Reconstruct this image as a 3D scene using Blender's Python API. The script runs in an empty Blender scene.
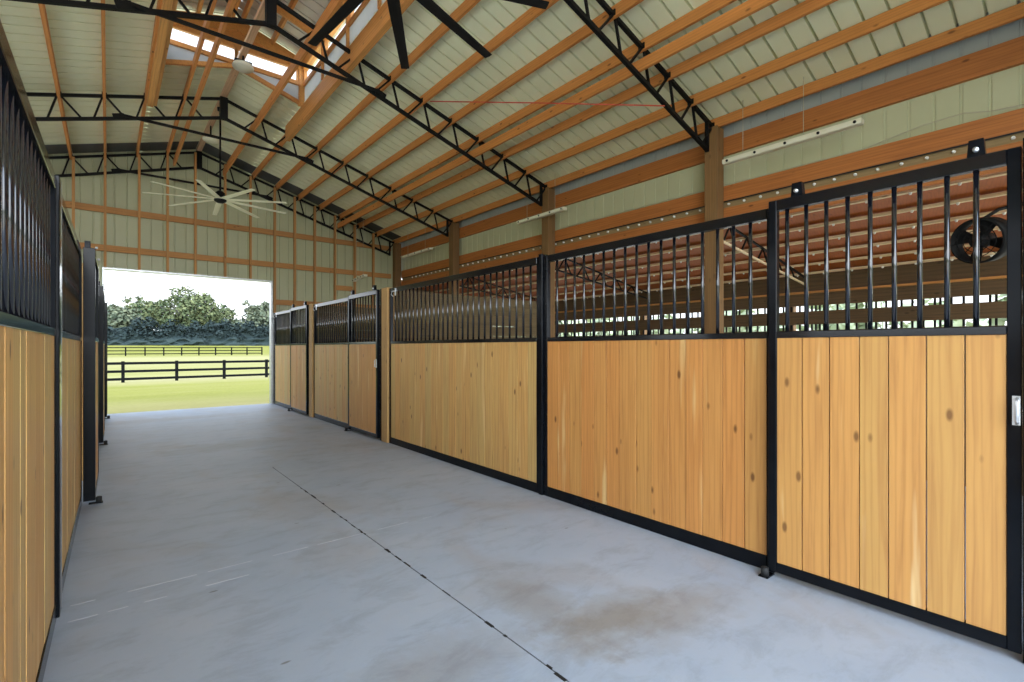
import bpy, bmesh, math, random
from mathutils import Vector, Matrix
random.seed(7)
SC = bpy.context.scene
COL = SC.collection
PI = math.pi

# ------------------------------------------------------------------ dimensions (metres); aisle runs along +Y
XR, XL = 3.43, -0.21            # faces of the two stall rows
RX = 1.745                      # ridge
SLOPE = 0.2946
ZT, ZB = 6.36, 5.99             # truss chord heights at the ridge
XP, XPL = 7.05, -3.56           # side post lines
POSTY = [0.21, 3.785, 7.39, 10.98, 14.36]
OFFS = [0.64 + 0.577 * k for k in range(9)]
def ztop(x): return ZT - SLOPE * abs(x - RX)
def zbot(x): return ZB - 0.305 * abs(x - RX)
def zroof(x): return 6.475 - SLOPE * abs(x - RX)

# ------------------------------------------------------------------ materials
def mat(name):
    m = bpy.data.materials.new(name); m.use_nodes = True
    nt = m.node_tree
    return m, nt, nt.nodes['Principled BSDF']
def N(nt, t, **kw):
    n = nt.nodes.new(t)
    for k, v in kw.items():
        if k in n.inputs: n.inputs[k].default_value = v
        else: setattr(n, k, v)
    return n
def ramp(nt, stops):
    r = nt.nodes.new('ShaderNodeValToRGB')
    while len(r.color_ramp.elements) < len(stops): r.color_ramp.elements.new(0.5)
    for e, (p, c) in zip(r.color_ramp.elements, stops):
        e.position = p; e.color = (*c, 1) if len(c) == 3 else c
    return r
def mix(nt, a, b, fac, mode='MIX'):
    n = nt.nodes.new('ShaderNodeMix'); n.data_type = 'RGBA'; n.blend_type = mode
    for sock, v in ((n.inputs[0], fac), (n.inputs[6], a), (n.inputs[7], b)):
        if hasattr(v, 'is_output'): nt.links.new(v, sock)
        elif isinstance(v, tuple): sock.default_value = (*v, 1)
        else: sock.default_value = v
    return n.outputs[2]
def coords(nt, scale=(1, 1, 1), rand=0.0):
    tc = nt.nodes.new('ShaderNodeTexCoord')
    mp = nt.nodes.new('ShaderNodeMapping'); mp.inputs['Scale'].default_value = scale
    out = tc.outputs['Object']
    if rand:
        oi = nt.nodes.new('ShaderNodeObjectInfo'); ge = nt.nodes.new('ShaderNodeNewGeometry')
        ad = N(nt, 'ShaderNodeMath', operation='ADD'); nt.links.new(oi.outputs['Random'], ad.inputs[0]); nt.links.new(ge.outputs['Random Per Island'], ad.inputs[1])
        ml = N(nt, 'ShaderNodeMath', operation='MULTIPLY'); nt.links.new(ad.outputs[0], ml.inputs[0]); ml.inputs[1].default_value = rand
        cb = nt.nodes.new('ShaderNodeCombineXYZ')
        for i in range(3): nt.links.new(ml.outputs[0], cb.inputs[i])
        va = N(nt, 'ShaderNodeVectorMath', operation='ADD'); nt.links.new(out, va.inputs[0]); nt.links.new(cb.outputs[0], va.inputs[1])
        out = va.outputs[0]
    nt.links.new(out, mp.inputs['Vector'])
    return mp.outputs[0]
def wood(name, base, alt, dark, axis, rough=0.55, knots=1.0, grain=0.45, streak=None):
    m, nt, b = mat(name)
    def sc(al, ac): return tuple(al if i == axis else ac for i in range(3))
    co = coords(nt, sc(0.7, 16), 7.3)
    n1 = N(nt, 'ShaderNodeTexNoise', Scale=1.6, Detail=7.0, Roughness=0.6, Distortion=0.7); nt.links.new(co, n1.inputs['Vector'])
    ge = nt.nodes.new('ShaderNodeNewGeometry'); oi = nt.nodes.new('ShaderNodeObjectInfo')
    ad = N(nt, 'ShaderNodeMath', operation='ADD'); nt.links.new(ge.outputs['Random Per Island'], ad.inputs[0]); nt.links.new(oi.outputs['Random'], ad.inputs[1])
    fr = N(nt, 'ShaderNodeMath', operation='FRACT'); nt.links.new(ad.outputs[0], fr.inputs[0])
    c0 = mix(nt, base, alt, fr.outputs[0])
    gr = ramp(nt, [(0.32, (1, 1, 1)), (0.5, (0.25, 0.25, 0.25)), (0.62, (0, 0, 0))]); nt.links.new(n1.outputs['Fac'], gr.inputs[0])
    gm = N(nt, 'ShaderNodeMath', operation='MULTIPLY'); nt.links.new(gr.outputs[0], gm.inputs[0]); gm.inputs[1].default_value = grain
    c1 = mix(nt, c0, dark, gm.outputs[0])
    wv = N(nt, 'ShaderNodeTexWave', wave_type='RINGS', rings_direction='XYZ'[axis]); wv.inputs['Scale'].default_value = 5.5; wv.inputs['Distortion'].default_value = 5.0; wv.inputs['Detail'].default_value = 2.0; wv.inputs['Detail Scale'].default_value = 0.8
    nt.links.new(coords(nt, sc(0.22, 2.2), 5.9), wv.inputs['Vector'])
    wr_ = ramp(nt, [(0.0, (1, 1, 1)), (0.25, (0.2, 0.2, 0.2)), (0.6, (0, 0, 0))]); nt.links.new(wv.outputs['Fac'], wr_.inputs[0])
    wm = N(nt, 'ShaderNodeMath', operation='MULTIPLY'); nt.links.new(wr_.outputs[0], wm.inputs[0]); wm.inputs[1].default_value = 0.3 * grain / 0.45
    c1 = mix(nt, c1, dark, wm.outputs[0])
    if streak:
        cs = coords(nt, sc(0.55, 7), 3.1)
        ns = N(nt, 'ShaderNodeTexNoise', Scale=1.3, Detail=3.0); nt.links.new(cs, ns.inputs['Vector'])
        sr = ramp(nt, [(0.63, (0, 0, 0)), (0.74, (0.8, 0.8, 0.8))]); nt.links.new(ns.outputs['Fac'], sr.inputs[0])
        c1 = mix(nt, c1, streak, sr.outputs[0])
    if knots:
        ck = coords(nt, sc(2.6, 6.0), 11.7)
        vo = N(nt, 'ShaderNodeTexVoronoi', Scale=1.25); nt.links.new(ck, vo.inputs['Vector'])
        kr = ramp(nt, [(0.07, (1, 1, 1)), (0.10, (0.55, 0.55, 0.55)), (0.14, (0, 0, 0))]); nt.links.new(vo.outputs['Distance'], kr.inputs[0])
        km = N(nt, 'ShaderNodeMath', operation='MULTIPLY'); nt.links.new(kr.outputs[0], km.inputs[0]); km.inputs[1].default_value = 0.8 * knots
        c1 = mix(nt, c1, tuple(v * 0.45 for v in dark), km.outputs[0])
    nt.links.new(c1, b.inputs['Base Color'])
    b.inputs['Roughness'].default_value = rough
    bp = N(nt, 'ShaderNodeBump', Strength=0.12, Distance=0.01); nt.links.new(n1.outputs['Fac'], bp.inputs['Height']); nt.links.new(bp.outputs[0], b.inputs['Normal'])
    return m
def paint(name, col, rough=0.4, metal=0.0, var=0.12, scale=6.0, coat=0.0, spec=0.5):
    m, nt, b = mat(name)
    n1 = N(nt, 'ShaderNodeTexNoise', Scale=scale, Detail=4.0); nt.links.new(coords(nt), n1.inputs['Vector'])
    r = ramp(nt, [(0.3, tuple(c * (1 - var) for c in col)), (0.7, tuple(min(1, c * (1 + var)) for c in col))]); nt.links.new(n1.outputs['Fac'], r.inputs[0])
    nt.links.new(r.outputs[0], b.inputs['Base Color'])
    b.inputs['Roughness'].default_value = rough; b.inputs['Metallic'].default_value = metal
    b.inputs['Coat Weight'].default_value = coat; b.inputs['Coat Roughness'].default_value = 0.08; b.inputs['Specular IOR Level'].default_value = spec
    return m
M = {}
M['pine'] = wood('pine_boards', (0.66, 0.365, 0.112), (0.59, 0.415, 0.15), (0.34, 0.15, 0.04), 2, 0.5, 1.2, 0.5, (0.76, 0.55, 0.25))
M['pine_door'] = wood('pine_door_boards', (0.62, 0.305, 0.085), (0.56, 0.315, 0.092), (0.38, 0.16, 0.045), 2, 0.5, 1.1, 0.5, (0.80, 0.60, 0.30))
M['pine_warm'] = wood('pine_warm_boards', (0.60, 0.265, 0.07), (0.55, 0.30, 0.085), (0.34, 0.13, 0.03), 2, 0.5, 1.2, 0.5, (0.70, 0.48, 0.2))
M['purlin'] = wood('purlin_pine', (0.66, 0.27, 0.066), (0.55, 0.22, 0.053), (0.30, 0.10, 0.022), 1, 0.6, 1.0, 0.4)
M['ridge'] = wood('ridge_pine_lit', (0.72, 0.47, 0.28), (0.66, 0.42, 0.24), (0.36, 0.22, 0.12), 1, 0.5, 0.5, 0.4)  # paler than the purlins: light falling from the cupola, put into the colour
M['stud'] = wood('stud_pine', (0.58, 0.28, 0.08), (0.50, 0.24, 0.07), (0.24, 0.11, 0.04), 2, 0.6, 0.7, 0.4)
M['plank'] = wood('girt_plank_pine', (0.52, 0.185, 0.043), (0.44, 0.16, 0.036), (0.23, 0.07, 0.017), 1, 0.6, 1.0, 0.5)
M['girt'] = wood('girt_pine', (0.60, 0.28, 0.08), (0.52, 0.24, 0.07), (0.24, 0.11, 0.04), 0, 0.6, 0.7, 0.4)
M['post'] = wood('treated_post', (0.27, 0.145, 0.05), (0.22, 0.12, 0.042), (0.12, 0.066, 0.025), 2, 0.7, 0.5, 0.5)
M['frontpost'] = wood('front_post_pine', (0.52, 0.32, 0.11), (0.46, 0.28, 0.10), (0.26, 0.13, 0.04), 2, 0.6, 0.8, 0.4)
M['oldboard'] = wood('weathered_boards', (0.20, 0.14, 0.06), (0.16, 0.11, 0.05), (0.08, 0.055, 0.028), 0, 0.75, 0.8, 0.5)
M['backing'] = wood('backing_board', (0.36, 0.25, 0.12), (0.31, 0.22, 0.10), (0.2, 0.13, 0.06), 1, 0.7, 0.4, 0.4)
M['sideboard'] = wood('shed_wall_boards', (0.15, 0.09, 0.04), (0.12, 0.075, 0.032), (0.06, 0.04, 0.02), 1, 0.75, 0.8, 0.5)
M['deck'] = wood('shed_roof_boards', (0.46, 0.115, 0.02), (0.38, 0.095, 0.017), (0.22, 0.055, 0.012), 0, 0.6, 0.6, 0.35)
M['shedpurlin'] = wood('shed_purlin', (0.93, 0.76, 0.50), (0.88, 0.70, 0.44), (0.40, 0.24, 0.11), 1, 0.6, 0.5, 0.3)  # cream tone stands in for sunlight on the shed purlins
M['orange'] = wood('cupola_pine', (0.72, 0.34, 0.09), (0.62, 0.28, 0.075), (0.30, 0.12, 0.035), 1, 0.55, 0.8, 0.4)
M['black'] = paint('black_enamel', (0.005, 0.006, 0.008), 0.16, 0.0, 0.2, 9, 0.0, 0.16)
M['railblack'] = paint('black_rail_enamel', (0.005, 0.006, 0.008), 0.12, 0.0, 0.2, 9, 0.0, 0.6)
M['barblack'] = paint('black_bar_enamel', (0.006, 0.007, 0.011), 0.14, 0.0, 0.2, 9, 1.0)
M['truss'] = paint('black_truss_paint', (0.006, 0.006, 0.006), 0.6, 0.0, 0.2, 9, 0, 0.2)
M['white'] = paint('cream_enamel', (0.78, 0.76, 0.58), 0.35, 0.0, 0.03, 3)
M['zinc'] = paint('galvanised_steel', (0.62, 0.64, 0.66), 0.35, 0.7, 0.1, 20)
M['fence'] = paint('black_fence_paint', (0.006, 0.0065, 0.007), 0.8, 0.0, 0.2, 3, 0, 0.05)
M['rubber'] = paint('black_rubber', (0.01, 0.01, 0.01), 0.7, 0.0, 0.1, 9)
M['cord'] = paint('red_cord', (0.55, 0.09, 0.04), 0.6, 0.0, 0.1, 9)
M['cable'] = paint('pale_cable', (0.45, 0.42, 0.30), 0.5, 0.0, 0.1, 9)
M['redpost'] = paint('red_post_paint', (0.6, 0.09, 0.06), 0.5, 0.0, 0.1, 9)
M['fanblade'] = paint('fan_blade_cream', (0.90, 0.88, 0.66), 0.3, 0.0, 0.03, 3)
M['alu'] = paint('bright_aluminium', (0.75, 0.76, 0.78), 0.3, 0.8, 0.05, 9)
M['scratch'] = paint('pale_scratch', (0.54, 0.56, 0.61), 0.7, 0.0, 0.1, 9)
M['gableshade'] = paint('gable_shade_grey', (0.07, 0.072, 0.065), 0.6, 0.0, 0.1, 2)
M['screw'] = paint('white_screw_cap', (0.9, 0.9, 0.85), 0.4, 0.0, 0.02, 9)
M['sand'] = paint('bounce_sand', (0.70, 0.66, 0.56), 0.9, 0.0, 0.15, 0.4)
def sheet(name, c1, c2, rough):
    m, nt, b = mat(name)
    n1 = N(nt, 'ShaderNodeTexNoise', Scale=0.7, Detail=5.0, Roughness=0.6); nt.links.new(coords(nt), n1.inputs['Vector'])
    r = ramp(nt, [(0.3, c1), (0.7, c2)]); nt.links.new(n1.outputs['Fac'], r.inputs[0])
    nt.links.new(r.outputs[0], b.inputs['Base Color']); b.inputs['Roughness'].default_value = rough
    return m
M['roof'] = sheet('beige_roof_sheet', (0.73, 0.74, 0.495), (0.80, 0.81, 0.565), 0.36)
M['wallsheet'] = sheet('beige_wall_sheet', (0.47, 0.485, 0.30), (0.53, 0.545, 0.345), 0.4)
M['edgesheet'] = sheet('grey_edge_sheet', (0.32, 0.35, 0.325), (0.39, 0.42, 0.39), 0.42)
M['greysheet'] = sheet('grey_cupola_sheet', (0.50, 0.50, 0.46), (0.58, 0.58, 0.53), 0.4)
STAINS = [(2.15, 1.75, 0.45, 0.22, 0.85), (1.95, 2.15, 0.2, 0.5, 0.6), (2.5, 1.55, 0.5, 0.2, 0.6), (1.2, 2.0, 0.5, 0.25, 0.45), (0.9, 12.6, 1.4, 0.35, 0.5), (1.4, 8.6, 0.9, 0.4, 0.4)]
def concrete():
    m, nt, b = mat('sealed_concrete')
    co = coords(nt)
    n1 = N(nt, 'ShaderNodeTexNoise', Scale=0.9, Detail=6.0, Roughness=0.62); nt.links.new(co, n1.inputs['Vector'])
    r = ramp(nt, [(0.3, (0.345, 0.405, 0.495)), (0.55, (0.39, 0.44, 0.515)), (0.75, (0.435, 0.465, 0.52))]); nt.links.new(n1.outputs['Fac'], r.inputs[0])
    # tan tyre-dust stains with their own soft shapes
    mp = coords(nt, (0.9, 0.55, 1))
    n2 = N(nt, 'ShaderNodeTexNoise', Scale=1.15, Detail=4.0, Roughness=0.55, Distortion=0.5); nt.links.new(mp, n2.inputs['Vector'])
    r2 = ramp(nt, [(0.52, (0, 0, 0)), (0.70, (0.75, 0.75, 0.75))]); nt.links.new(n2.outputs['Fac'], r2.inputs[0])
    c = mix(nt, r.outputs[0], (0.35, 0.335, 0.335), r2.outputs[0])
    for cx, cy, ax_, ay, st in STAINS:
        tcs = coords(nt); ofs = N(nt, 'ShaderNodeVectorMath', operation='SUBTRACT'); nt.links.new(tcs, ofs.inputs[0]); ofs.inputs[1].default_value = (cx, cy, 0)
        scl = N(nt, 'ShaderNodeVectorMath', operation='MULTIPLY'); nt.links.new(ofs.outputs[0], scl.inputs[0]); scl.inputs[1].default_value = (1 / ax_, 1 / ay, 0)
        ln = N(nt, 'ShaderNodeVectorMath', operation='LENGTH'); nt.links.new(scl.outputs[0], ln.inputs[0])
        ns = N(nt, 'ShaderNodeTexNoise', Scale=4.5, Detail=6.0, Roughness=0.65); nt.links.new(tcs, ns.inputs['Vector'])
        sb = N(nt, 'ShaderNodeMath', operation='MULTIPLY_ADD'); nt.links.new(ns.outputs['Fac'], sb.inputs[0]); sb.inputs[1].default_value = 1.6; nt.links.new(ln.outputs['Value'], sb.inputs[2])
        rs = ramp(nt, [(0.55, (st, st, st)), (0.9, (st * 0.3, st * 0.3, st * 0.3)), (1.0, (0, 0, 0))])
        hf = N(nt, 'ShaderNodeMath', operation='MULTIPLY'); nt.links.new(sb.outputs[0], hf.inputs[0]); hf.inputs[1].default_value = 0.5
        nt.links.new(hf.outputs[0], rs.inputs[0])
        c = mix(nt, c, (0.27, 0.245, 0.215), rs.outputs[0])
    # small dark scuffs
    vo = N(nt, 'ShaderNodeTexVoronoi', Scale=1.7); nt.links.new(coords(nt, (1.0, 2.6, 1)), vo.inputs['Vector'])
    r3 = ramp(nt, [(0.03, (0.8, 0.8, 0.8)), (0.05, (0, 0, 0))]); nt.links.new(vo.outputs['Distance'], r3.inputs[0])
    c = mix(nt, c, (0.16, 0.15, 0.14), r3.outputs[0])
    n4 = N(nt, 'ShaderNodeTexNoise', Scale=60.0, Detail=3.0); nt.links.new(co, n4.inputs['Vector'])
    n5 = N(nt, 'ShaderNodeTexNoise', Scale=3.6, Detail=9.0, Roughness=0.72, Distortion=0.4); nt.links.new(coords(nt, (0.7, 1.4, 1)), n5.inputs['Vector'])
    r5 = ramp(nt, [(0.36, (0.86, 0.85, 0.84)), (0.52, (1, 1, 1)), (0.66, (1.0, 0.985, 0.97))]); nt.links.new(n5.outputs['Fac'], r5.inputs[0])
    c = mix(nt, c, r5.outputs[0], 1.0, 'MULTIPLY')
    nt.links.new(c, b.inputs['Base Color'])
    b.inputs['Roughness'].default_value = 0.55
    bp = N(nt, 'ShaderNodeBump', Strength=0.05, Distance=0.01); nt.links.new(n4.outputs['Fac'], bp.inputs['Height']); nt.links.new(bp.outputs[0], b.inputs['Normal'])
    return m
M['concrete'] = concrete()
def grass_mat():
    m, nt, b = mat('pasture_grass')
    co = coords(nt)
    n1 = N(nt, 'ShaderNodeTexNoise', Scale=0.22, Detail=8.0, Roughness=0.65); nt.links.new(coords(nt, (0.35, 1.2, 1)), n1.inputs['Vector'])
    r = ramp(nt, [(0.32, (0.142, 0.148, 0.024)), (0.5, (0.172, 0.174, 0.036)), (0.72, (0.205, 0.192, 0.068))]); nt.links.new(n1.outputs['Fac'], r.inputs[0])
    n2 = N(nt, 'ShaderNodeTexNoise', Scale=9.0, Detail=4.0); nt.links.new(co, n2.inputs['Vector'])
    r2 = ramp(nt, [(0.35, (0.78, 0.8, 0.7)), (0.65, (1, 1, 1))]); nt.links.new(n2.outputs['Fac'], r2.inputs[0])
    c = mix(nt, r.outputs[0], r2.outputs[0], 1.0, 'MULTIPLY')
    # worn pale band of dry grass along the first fence and bare strip at the slab edge
    sx = nt.nodes.new('ShaderNodeSeparateXYZ'); nt.links.new(co, sx.inputs[0])
    n3 = N(nt, 'ShaderNodeTexNoise', Scale=0.6, Detail=5.0); nt.links.new(co, n3.inputs['Vector'])
    yy = N(nt, 'ShaderNodeMath', operation='MULTIPLY_ADD'); nt.links.new(n3.outputs['Fac'], yy.inputs[0]); yy.inputs[1].default_value = 5.0; nt.links.new(sx.outputs[1], yy.inputs[2])
    dv = N(nt, 'ShaderNodeMath', operation='DIVIDE'); nt.links.new(yy.outputs[0], dv.inputs[0]); dv.inputs[1].default_value = 200.0
    r3 = ramp(nt, [(0.0, (0, 0, 0)), (0.083, (0.95, 0.95, 0.95)), (0.096, (0.45, 0.45, 0.45)), (0.12, (0.05, 0.05, 0.05)), (0.17, (0, 0, 0)), (0.215, (0.8, 0.8, 0.8)), (0.26, (0.35, 0.35, 0.35)), (0.32, (0.45, 0.45, 0.45)), (0.48, (0.75, 0.75, 0.75)), (0.55, (0.2, 0.2, 0.2)), (0.62, (0, 0, 0))])
    nt.links.new(dv.outputs[0], r3.inputs[0])
    c = mix(nt, c, (0.245, 0.225, 0.12), r3.outputs[0])
    nt.links.new(c, b.inputs['Base Color']); b.inputs['Roughness'].default_value = 0.95
    b.inputs['Specular IOR Level'].default_value = 0.1
    return m
M['grass'] = grass_mat()
def leaf_mat(name, a, bb):
    m, nt, b = mat(name)
    n1 = N(nt, 'ShaderNodeTexNoise', Scale=0.35, Detail=3.0); nt.links.new(coords(nt), n1.inputs['Vector'])
    ge = nt.nodes.new('ShaderNodeNewGeometry')
    ad = N(nt, 'ShaderNodeMath', operation='MULTIPLY_ADD'); nt.links.new(ge.outputs['Random Per Island'], ad.inputs[0]); ad.inputs[1].default_value = 0.4; nt.links.new(n1.outputs['Fac'], ad.inputs[2])
    r = ramp(nt, [(0.4, a), (0.95, bb)]); nt.links.new(ad.outputs[0], r.inputs[0])
    nt.links.new(r.outputs[0], b.inputs['Base Color']); b.inputs['Roughness'].default_value = 0.9
    b.inputs['Specular IOR Level'].default_value = 0.15
    return m
M['leaf'] = leaf_mat('oak_leaf', (0.035, 0.06, 0.03), (0.135, 0.15, 0.068))
M['leafgrey'] = leaf_mat('mossy_oak_leaf', (0.045, 0.065, 0.045), (0.14, 0.155, 0.095))
M['under'] = leaf_mat('shade_haze_leaf', (0.018, 0.029, 0.030), (0.025, 0.038, 0.038))  # haze and tree shade put into the leaf colour
M['leafpale'] = leaf_mat('pale_hedge_leaf', (0.30, 0.36, 0.22), (0.55, 0.60, 0.42))
M['bark'] = wood('oak_bark', (0.09, 0.085, 0.075), (0.07, 0.07, 0.06), (0.04, 0.04, 0.035), 2, 0.9, 0, 0.6)
def glass_mat(name, col, trans):
    m = bpy.data.materials.new(name); m.use_nodes = True; nt = m.node_tree; nt.nodes.clear()
    o = nt.nodes.new('ShaderNodeOutputMaterial'); t = nt.nodes.new('ShaderNodeBsdfTransparent'); t.inputs[0].default_value = (0.97, 0.98, 0.98, 1)
    g = nt.nodes.new('ShaderNodeBsdfPrincipled'); g.inputs['Base Color'].default_value = (*col, 1); g.inputs['Roughness'].default_value = 0.12
    g.inputs['Transmission Weight'].default_value = 0.0
    n1 = N(nt, 'ShaderNodeTexNoise', Scale=2.0); nt.links.new(coords(nt), n1.inputs['Vector'])
    ml = N(nt, 'ShaderNodeMath', operation='MULTIPLY_ADD'); nt.links.new(n1.outputs['Fac'], ml.inputs[0]); ml.inputs[1].default_value = 0.04; ml.inputs[2].default_value = trans
    mx = nt.nodes.new('ShaderNodeMixShader'); nt.links.new(ml.outputs[0], mx.inputs[0]); nt.links.new(t.outputs[0], mx.inputs[1]); nt.links.new(g.outputs[0], mx.inputs[2])
    nt.links.new(mx.outputs[0], o.inputs[0]); return m
M['glass'] = glass_mat('window_glass', (0.8, 0.85, 0.88), 0.03)
def poly_mat():
    m = bpy.data.materials.new('translucent_panel'); m.use_nodes = True; nt = m.node_tree; nt.nodes.clear()
    o = nt.nodes.new('ShaderNodeOutputMaterial'); d = nt.nodes.new('ShaderNodeBsdfDiffuse'); t = nt.nodes.new('ShaderNodeBsdfTranslucent')
    n1 = N(nt, 'ShaderNodeTexNoise', Scale=3.0); nt.links.new(coords(nt), n1.inputs['Vector'])
    r = ramp(nt, [(0.3, (0.56, 0.58, 0.60)), (0.7, (0.64, 0.66, 0.67))]); nt.links.new(n1.outputs['Fac'], r.inputs[0])
    nt.links.new(r.outputs[0], d.inputs[0]); nt.links.new(r.outputs[0], t.inputs[0])
    mx = nt.nodes.new('ShaderNodeMixShader'); mx.inputs[0].default_value = 0.45
    nt.links.new(d.outputs[0], mx.inputs[1]); nt.links.new(t.outputs[0], mx.inputs[2]); nt.links.new(mx.outputs[0], o.inputs[0]); return m
M['poly'] = poly_mat()

# ------------------------------------------------------------------ mesh helpers
class MB:
    """collects solids in world coordinates; build() re-bases them on the origin of the owning thing"""
    def __init__(s): s.v = []; s.f = []; s.sm = []
    def add(s, vs, fs, smooth=False):
        o = len(s.v); s.v += [tuple(v) for v in vs]
        s.f += [tuple(i + o for i in f) for f in fs]; s.sm += [smooth] * len(fs)
        return s
    def box(s, x0, x1, y0, y1, z0, z1):
        return s.add([(x0,y0,z0),(x1,y0,z0),(x1,y1,z0),(x0,y1,z0),(x0,y0,z1),(x1,y0,z1),(x1,y1,z1),(x0,y1,z1)],
                     [(0,3,2,1),(4,5,6,7),(0,1,5,4),(1,2,6,5),(2,3,7,6),(3,0,4,7)])
    def bar(s, p, q, w, h, up=(0, 0, 1)):
        p, q = Vector(p), Vector(q); d = (q - p).normalized(); u = Vector(up)
        if abs(d.dot(u)) > 0.98: u = Vector((0, 1, 0))
        a = d.cross(u).normalized() * (w / 2); b = a.cross(d).normalized() * (h / 2)
        vs = [c + i * a + j * b for c in (p, q) for i, j in ((-1,-1),(1,-1),(1,1),(-1,1))]
        return s.add(vs, [(0,1,2,3),(7,6,5,4),(0,4,5,1),(1,5,6,2),(2,6,7,3),(3,7,4,0)])
    def tube(s, pts, r, n=8, taper=None):
        pts = [Vector(p) for p in pts]; vs = []; fs = []; m = len(pts)
        for i, p in enumerate(pts):
            d = (pts[min(i + 1, m - 1)] - pts[max(i - 1, 0)]).normalized()
            u = Vector((0, 0, 1)) if abs(d.z) < 0.95 else Vector((1, 0, 0))
            a = d.cross(u).normalized(); b = a.cross(d).normalized()
            rr = r if taper is None else r * (1 + (taper - 1) * i / (m - 1))
            vs += [p + rr * (math.cos(2 * PI * k / n) * a + math.sin(2 * PI * k / n) * b) for k in range(n)]
        for i in range(m - 1):
            for k in range(n): fs.append((i*n+k, i*n+(k+1) % n, (i+1)*n+(k+1) % n, (i+1)*n+k))
        s.add(vs, fs, True)
        o = len(s.v) - len(vs)
        s.f += [tuple(o + k for k in range(n))[::-1], tuple(o + (m-1)*n + k for k in range(n))]; s.sm += [False, False]
        return s
    def lathe(s, c, prof, axis=(0, 0, 1), n=24):
        c = Vector(c); ax = Vector(axis).normalized(); u = Vector((1, 0, 0)) if abs(ax.x) < 0.9 else Vector((0, 1, 0))
        a = ax.cross(u).normalized(); b = ax.cross(a).normalized(); vs = []; fs = []
        for r, h in prof: vs += [c + ax * h + r * (math.cos(2*PI*k/n) * a + math.sin(2*PI*k/n) * b) for k in range(n)]
        for i in range(len(prof) - 1):
            for k in range(n): fs.append((i*n+k, i*n+(k+1) % n, (i+1)*n+(k+1) % n, (i+1)*n+k))
        return s.add(vs, fs, True)
    def extrude(s, poly, vec):
        m = len(poly); vec = Vector(vec); vs = [Vector(p) for p in poly]; vs += [p + vec for p in vs]
        return s.add(vs, [tuple(range(m))[::-1], tuple(range(m, 2*m))] + [(i, (i+1) % m, m + (i+1) % m, m + i) for i in range(m)])
    def build(s, name, m, parent=None, org=None, bevel=0.0):
        if org is None: org = parent.matrix_basis.translation if (parent is not None and parent.get('_org') is None) else (Vector(parent['_org']) if parent is not None else Vector((0, 0, 0)))
        org = Vector(org)
        me = bpy.data.meshes.new(name); me.from_pydata([Vector(v) - org for v in s.v], [], s.f)
        bm = bmesh.new(); bm.from_mesh(me); bmesh.ops.recalc_face_normals(bm, faces=bm.faces)
        if bevel: bmesh.ops.bevel(bm, geom=bm.edges[:], offset=bevel, segments=1, affect='EDGES', clamp_overlap=True)
        bm.to_mesh(me); bm.free()
        if not bevel:
            for p, sm in zip(me.polygons, s.sm): p.use_smooth = sm
        me.materials.append(m)
        o = bpy.data.objects.new(name, me); COL.objects.link(o)
        o['_org'] = tuple(org)
        if parent is None: o.location = org
        else:
            o.parent = parent; po = Vector(parent['_org']); o.location = org - po
        return o
def tag(o, label=None, cat=None, group=None, kind=None):
    if label: o['label'] = label
    if cat: o['category'] = cat
    if group: o['group'] = group
    if kind: o['kind'] = kind
    return o
def thing(name, label, cat, loc, group=None):
    o = bpy.data.objects.new(name, None); COL.objects.link(o); o.location = loc; o['_org'] = tuple(loc); o.empty_display_size = 0.2
    return tag(o, label, cat, group)
def struct(mb, name, m, label=None, org=(0, 0, 0)):
    o = mb.build(name, m, None, org); o['kind'] = 'structure'
    if label: o['label'] = label
    return o
ORD = ['first', 'second', 'third', 'fourth', 'fifth', 'sixth', 'seventh', 'eighth', 'ninth', 'tenth', 'eleventh', 'twelfth', 'thirteenth']

# ------------------------------------------------------------------ ground, slab
def zg(x, y):
    pr = [(-60, -0.12), (14.6, -0.10), (22, -0.25), (40, -0.68), (70, -0.45), (110, 0.14), (150, 1.5), (178, 2.7), (230, 4.0), (320, 5.0)]
    if y <= pr[0][0]: return pr[0][1]
    for (a, za), (b, zb_) in zip(pr, pr[1:]):
        if a <= y <= b:
            t = (y - a) / (b - a); return za + (zb_ - za) * t
    return pr[-1][1]
g = MB(); xs = [-160 + 8 * i for i in range(56)]; ys = [-60, -30, 0, 10, 14.6, 18, 22, 28, 34, 40, 50, 60, 70, 85, 100, 110, 125, 140, 150, 165, 178, 200, 230, 270, 320]
g.add([(x, y, zg(x, y)) for y in ys for x in xs], [(j*56+i, j*56+i+1, (j+1)*56+i+1, (j+1)*56+i) for j in range(len(ys)-1) for i in range(55)], True)
tag(struct(g, 'ground', M['grass'], 'pale green mown pasture outside the open doorway'))
yd = MB(); yd.box(-14, 14, -22, -3.0, -0.13, -0.06); yd.box(-14, -3.75, -3.0, 15, -0.13, -0.06); yd.box(11.1, 19, -3.0, 15, -0.13, -0.06)  # unseen bright ground added to throw light up under the roofs
struct(yd, 'bounce_yard', M['sand'], 'unseen pale sand yard added to bounce daylight into the barn and shed')
f = MB(); JX = 1.60; JE = 6.7
f.box(-3.7, JX - 0.004, -3.0, JE, -0.14, 0.0); f.box(JX + 0.004, 7.2, -3.0, JE, -0.14, 0.0); f.box(-3.7, 7.2, JE, 14.45, -0.14, 0.0)
f.box(-3.7, 7.2, -3.0, 14.45, -0.2, -0.012)
struct(f, 'floor', M['concrete'], 'blue grey concrete aisle floor with a long saw cut joint')
j = MB(); j.box(JX - 0.0038, JX + 0.0038, -3, JE, -0.012, -0.004); rnd = random.Random(2)
for i in range(34):
    y = rnd.uniform(1.2, 5.5); w_ = rnd.uniform(0.003, 0.010); dx = rnd.uniform(-0.006, 0.006)
    j.box(JX + dx - w_, JX + dx + w_, y, y + rnd.uniform(0.02, 0.09), -0.004, 0.0008)
struct(j, 'trim_1', M['rubber'], 'dark crumbled saw cut joint running along the concrete floor')
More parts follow.
